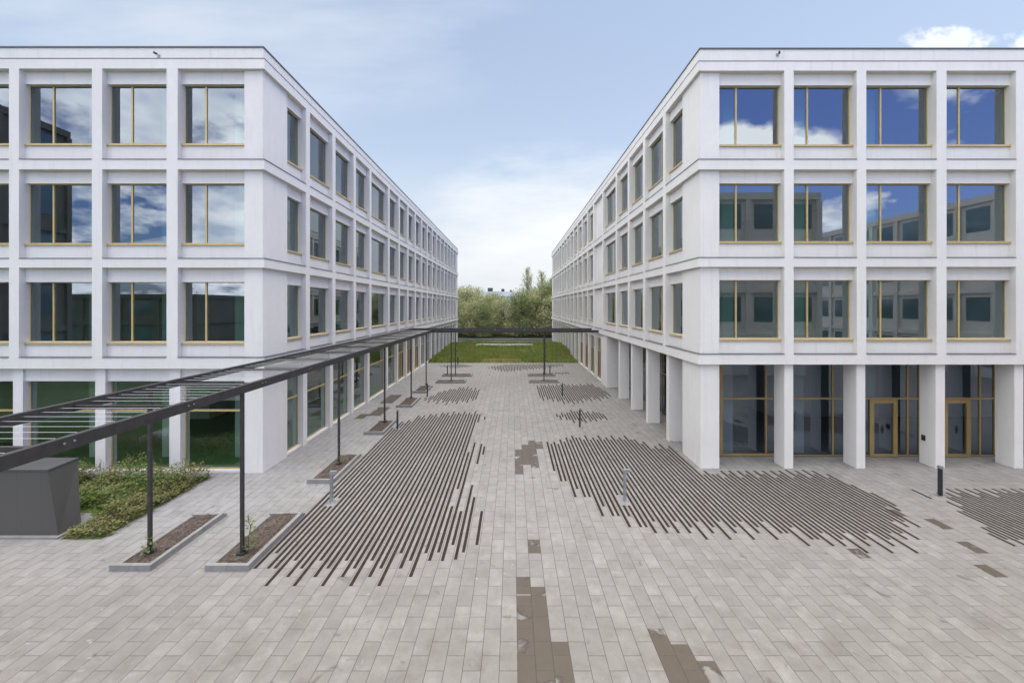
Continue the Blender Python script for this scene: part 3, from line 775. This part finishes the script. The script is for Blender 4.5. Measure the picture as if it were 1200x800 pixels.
for i,(h,w,m_,slim) in enumerate([(9.8,8.6,'leaf_tree',False),(10.,8.6,'leaf_tree2',False),(13.4,4.6,'leaf_tree',True),(9.,9.,'leaf_tree',False)]):
    t,c=tree_proto(20+i,h,w,m_,9500 if not slim else 7000,slim)
    mt=t.build('trunk',M['bark']); mc=c.build('crown',M[m_]); mt_,mc_=mt.data,mc.data
    bpy.data.objects.remove(mt); bpy.data.objects.remove(mc); protos.append((mt_,mc_))
random.seed(99)
def tree(pi,x,y,s,label,rz):
    r=empty('broadleaf_tree' if pi!=2 else 'poplar_tree',(x,y,-.35),label,'tree','trees behind the far lawn',rz)
    r.scale=(s,s,s*random.uniform(.92,1.08))
    for nm,me in (('trunk',protos[pi][0]),('crown',protos[pi][1])):
        o=bpy.data.objects.new(nm,me); COL.objects.link(o); o.parent=r
def tpx(px,Y): return (px-VX)*Y/F
view=[(0,540,92,1.08,'pale green tree in the far line, right beside the left block'),
(3,556,88,.85,'low rounded pale tree left of centre in the far tree line'),
(0,552,97,1.12,'taller tree behind the low rounded one left of centre'),
(0,572,93,.86,'pale tree in front of the left part of the distant apartment roofs'),
(1,566,86,.66,'small dark bush tree in the left front of the far tree line'),
(3,590,90,.9,'rounded pale tree straight below the distant apartment roofs'),
(0,603,95,.80,'pale tree right of the distant apartment roofs'),
(1,611,88,.92,'dark green tree in front of the tallest slim tree'),
(2,618,96,1.12,'tallest slim tree rising above the far tree line'),
(2,635,95,1.06,'second slim tree, just right of the tallest one'),
(0,632,90,1.0,'broad tree below the two slim ones'),
(1,645,92,1.1,'dark tree at the right end of the tree line'),
(2,646,96,.98,'slim tree beside the corner of the right block'),
(3,660,89,1.0,'rounded tree mostly hidden by the right block'),
(3,525,90,1.0,'rounded tree mostly hidden by the left block'),
(1,580,99,.88,'dark tree in the back row left of the plaza axis'),
(1,624,94,.9,'dark tree in the back row between the slim ones')]
for pi,px,Y,s,l in view: tree(pi,tpx(px,Y),Y,s,l,random.uniform(0,6))
i=0
for x in (-70,-62,-54,-46,-38,-30,-23,24,31,38,46,54,62,70):
    i+=1
    tree(i%2 if i%3 else 3,x+random.uniform(-2,2),random.uniform(90,96),random.uniform(.9,1.1),'tree of the far line, hidden behind a block',random.uniform(0,6))

# distant apartments above the trees
def far_block(x0,x1,y,zt,label,n):
    r=empty('apartment_block',((x0+x1)/2,y,0),label,'building')
    b=MB(); b.box(x0,x1,y,y+14,-.35,zt); b.build('wall',M['offw'],r)
    k=0
    for fl in range(int(zt//3)):
        for i in range(n):
            a=x0+(x1-x0)*(i+.12)/n; c=x0+(x1-x0)*(i+.88)/n
            if fl*3+2.9>zt-.5: continue
            if fl<int(zt//3)-3: continue
            b=MB(); b.box(a,c,y-.12,y-.02,fl*3+1.,fl*3+2.9); b.build('window',M['bglass'],r)
    for a,c,hh in ((.25,.38,2.4),(.62,.70,1.8),(.85,.9,1.2)):
        b=MB(); b.box(x0+(x1-x0)*a,x0+(x1-x0)*c,y+3,y+8,zt,zt+hh); b.build('roof_plant',M['roofdk'],r)
    unparent_offset(r)
far_block(-20.5,1.5,250,14.6,'distant pale apartment block with glass balconies just above the far trees',12)

# ------------------------------------------------------------------ behind the camera (seen mirrored in the panes)
def back_block(name,label,x0,x1,y0,y1,zt,wallm,bays,faces,floors=4,low=.6):
    r=empty(name,((x0+x1)/2,(y0+y1)/2,0),label,'building')
    b=MB(); b.box(x0,x1,y0,y1,0,zt); b.build('wall',M[wallm],r)
    fh=zt/floors
    t=MB(); q=.15
    for k in range(1,floors+1):
        t.box(x0-q,x1+q,y0-q,y1+q,fh*k-.55,fh*k-.1 if k<floors else zt+.01)
    t.build('cornice',M[wallm],r)
    pm=MB()
    for f in faces:
        L=(x1-x0) if f in ('+y','-y') else (y1-y0); n=max(1,int(L/bays))
        for i in range(n+1):
            a=i/n*L-.2
            if f=='+y': pm.box(x0+a,x0+a+.4,y1,y1+.22,0,zt-.6)
            if f=='-x': pm.box(x0-.22,x0,y0+a,y0+a+.4,0,zt-.6)
            if f=='+x': pm.box(x1,x1+.22,y0+a,y0+a+.4,0,zt-.6)
    pm.build('pier',M[wallm],r)
    for f in faces:
        L=(x1-x0) if f in ('+y','-y') else (y1-y0); n=max(1,int(L/bays))
        for k in range(floors):
            for i in range(n):
                a=(i+.2)/n*L; c=(i+.82)/n*L; z0=fh*k+low+.3; z1=fh*k+fh-.9; b=MB()
                if f=='+y': b.box(x0+a,x0+c,y1+.01,y1+.03,z0,z1)
                if f=='-x': b.box(x0-.03,x0-.01,y0+a,y0+c,z0,z1)
                if f=='+x': b.box(x1+.01,x1+.03,y0+a,y0+c,z0,z1)
                b.build('window',M['bglass'],r)
    unparent_offset(r)
back_block('office_building','white office block behind the camera, mirrored in the panes of the right block',10.5,25,-20,-3.2,15.2,'wall',2.9,['+y'])
back_block('office_building','white office block along the east side behind the camera, mirrored in the right panes',39.5,52,-30,12,15.2,'wall',2.9,['-x'])
back_block('brown_tower','tall brown block left behind the camera, mirrored in the top left panes',-62,-40,-7.4,3,21.6,'brownb',4.0,['+x'],5)
back_block('brown_hall','low brown building behind the camera, mirrored in the lower left panes',-90,-46,-44,-31,7.7,'brownb',5.0,['+y'],2)
for i in range(14):
    tree([0,1,3][i%3],-64+i*6.2+random.uniform(-1,1),random.uniform(-58,-50),random.uniform(.75,1.),'tree behind the camera, mirrored in the lower panes',random.uniform(0,6))

# ------------------------------------------------------------------ sky, sun, camera
VLOC=(4.1,2.2,0)
SUN_EL,SUN_AZ=76.,None
sun_dir=Vector((.30,-.10,0)).normalized()*math.cos(R(SUN_EL)); sun_dir.z=math.sin(R(SUN_EL))     # towards the sun
w=bpy.data.worlds.new("World"); scn.world=w; w.use_nodes=True; nt=w.node_tree; nt.nodes.clear(); g=N(nt)
sky=g('TexSky'); sky.sky_type='NISHITA'; sky.sun_disc=False; sky.sun_elevation=R(SUN_EL)
sky.sun_rotation=math.atan2(sun_dir.x,sun_dir.y); sky.air_density=1.0; sky.dust_density=1.2; sky.ozone_density=2.0
tc=g('TexCoord'); sx=g('SeparateXYZ'); g.l(tc.outputs['Generated'],sx.inputs[0])
zz=g.math('ADD',g.math('MAXIMUM',sx.outputs[2],0.),.32)
cv=g('CombineXYZ'); g.l(g.math('DIVIDE',sx.outputs[0],zz),cv.inputs[0]); g.l(g.math('DIVIDE',sx.outputs[1],zz),cv.inputs[1]); cv.inputs[2].default_value=3.7
cum=g.noise(cv.outputs[0],2.3,6,.58,.0); 
mp=g('Mapping'); mp.inputs['Scale'].default_value=(.55,.8,1); mp.inputs['Location'].default_value=VLOC; g.l(cv.outputs[0],mp.inputs[0])
veil=g.noise(mp.outputs[0],.75,3,.55,.0)
back=g('MapRange',interpolation_type='SMOOTHSTEP'); back.inputs['From Min'].default_value=.50; back.inputs['From Max'].default_value=.12; g.l(sx.outputs[1],back.inputs['Value'])
bk=back.outputs[0]
lft=g('MapRange'); lft.inputs['From Min'].default_value=.5; lft.inputs['From Max'].default_value=-.6; lft.inputs['To Min'].default_value=-.085; lft.inputs['To Max'].default_value=.115; g.l(sx.outputs[0],lft.inputs['Value'])
cumb=g.math('ADD',g.math('ADD',cum,lft.outputs[0]),g.math('MULTIPLY',g.math('MAXIMUM',g.math('SUBTRACT',sx.outputs[2],.55),0.),.35))
cmask=g.math('MULTIPLY',g.ramp(cumb,[(.50,0.),(.60,1.)]),bk)
cshade=g.ramp(g.noise(cv.outputs[0],4.2,3,.6,.0),[(.35,0.),(.65,1.)])
ccol=g.mix(cshade,(13.,14.8,18.5),(29.,29.,29.))
fm=g.math('MULTIPLY',g.ramp(veil,[(.42,.0),(.75,.6)]),g.math('SUBTRACT',1.,bk))
hor=g.ramp(sx.outputs[2],[(0.,.95),(.12,.75),(.34,.22),(.7,.05)])
# forward: thin milky veil, denser to the horizon
fv=g.math('MAXIMUM',g.math('MULTIPLY',g.math('SUBTRACT',1.,bk),g.math('ADD',g.math('MULTIPLY',hor,.9),.27)),fm)
rgt=g('MapRange'); rgt.inputs['From Min'].default_value=-.35; rgt.inputs['From Max'].default_value=.35; g.l(sx.outputs[0],rgt.inputs['Value'])
skc=g.mix(bk,g.mix(1.,sky.outputs[0],(1.42,1.58,1.62),'MULTIPLY'),g.mix(rgt.outputs[0],g.mix(1.,sky.outputs[0],(1.1,1.25,1.8),'MULTIPLY'),g.mix(1.,sky.outputs[0],(1.5,1.65,2.5),'MULTIPLY')))
c=g.mix(fv,skc,(6.6,6.95,7.3))
c=g.mix(cmask,c,ccol)
# single clouds ahead, each placed by its direction in the sky
yy=g.math('MAXIMUM',sx.outputs[1],.02); CA=g.math('DIVIDE',sx.outputs[0],yy); CB=g.math('DIVIDE',sx.outputs[2],yy)
yb=g.math('MAXIMUM',g.math('MULTIPLY',sx.outputs[1],-1.),.02); da=g.math('DIVIDE',sx.outputs[0],yb); db=g.math('DIVIDE',sx.outputs[2],yb)
def cloud(a0,b0,ra,rb,sc,amp,peak,lo,hi,col,seed,src,ahead=True):
    ca,cb=(CA,CB) if ahead else (da,db)
    q=g('CombineXYZ'); g.l(g.math('MULTIPLY',ca,sc[0]),q.inputs[0]); g.l(g.math('MULTIPLY',cb,sc[1]),q.inputs[1]); q.inputs[2].default_value=seed
    nn=g.noise(q.outputs[0],1.,4,.58,.0)
    u=g.math('DIVIDE',g.math('SUBTRACT',ca,a0),ra); v=g.math('DIVIDE',g.math('SUBTRACT',cb,b0),rb)
    d=g.math('SQRT',g.math('ADD',g.math('MULTIPLY',u,u),g.math('MULTIPLY',v,v)))
    gg=g.math('MAXIMUM',g.math('SUBTRACT',1.,d),0.)
    t=g.math('MULTIPLY',g.math('MULTIPLY',gg,3.5,clamp=True),g.ramp(g.math('ADD',g.math('MULTIPLY',gg,amp),g.math('SUBTRACT',nn,.5)),[(lo,0.),(hi,peak)]))
    return g.mix(t,src,col)
c=cloud(.12,.19,.44,.22,(4.,12.),.66,.80,.06,.60,(8.5,8.6,8.7),3.1,c)
c=cloud(-.75,.66,.85,.30,(2.2,8.),.50,.38,.02,.50,(8.2,8.4,8.8),8.4,c)
c=cloud(1.03,.625,.13,.045,(22.,34.),.55,.6,.08,.30,(10.,10.,10.),1.7,c)
c=cloud(.57,.375,.26,.07,(9.,14.),.6,1.,.04,.22,(28.,28.,28.),2.2,c,False)
c=cloud(1.24,.62,.10,.06,(20.,30.),.55,.6,.08,.30,(10.,10.,10.),5.7,c)
top=g('MapRange',interpolation_type='SMOOTHSTEP'); top.inputs['From Min'].default_value=.66; top.inputs['From Max'].default_value=.86; g.l(sx.outputs[2],top.inputs['Value'])  # bright cloud zone overhead, out of view, added to light the side facades
c=g.mix(top.outputs[0],c,(30.,29.6,29.))
bg=g('Background'); bg.inputs['Strength'].default_value=.10; g.l(c,bg.inputs[0]); o=g('OutputWorld'); g.l(bg.outputs[0],o.inputs[0])

sl=bpy.data.lights.new('sun','SUN'); sl.energy=1.15; sl.angle=R(64); sl.color=(1.,.90,.76)
so=bpy.data.objects.new('sun',sl); COL.objects.link(so); so.rotation_euler=(-sun_dir).to_track_quat('-Z','Y').to_euler()

cd=bpy.data.cameras.new('camera'); cam=bpy.data.objects.new('camera',cd); COL.objects.link(cam); scn.camera=cam
cam.location=(0,0,H); cam.rotation_euler=(R(90),0,0)
cd.sensor_width=36; cd.sensor_fit='HORIZONTAL'; cd.lens=F/1200*36; cd.shift_x=-(VX-600)/1200; cd.shift_y=-(400-VY)/1200; cd.clip_end=3000; cd.clip_start=.05
scn.render.engine='CYCLES'
try:
    scn.cycles.max_bounces=6; scn.cycles.transparent_max_bounces=12; scn.cycles.caustics_reflective=False; scn.cycles.caustics_refractive=False
except Exception: pass
scn.view_settings.view_transform='Standard'; scn.view_settings.look='None'; scn.view_settings.gamma=1
scn.view_settings.exposure=.31
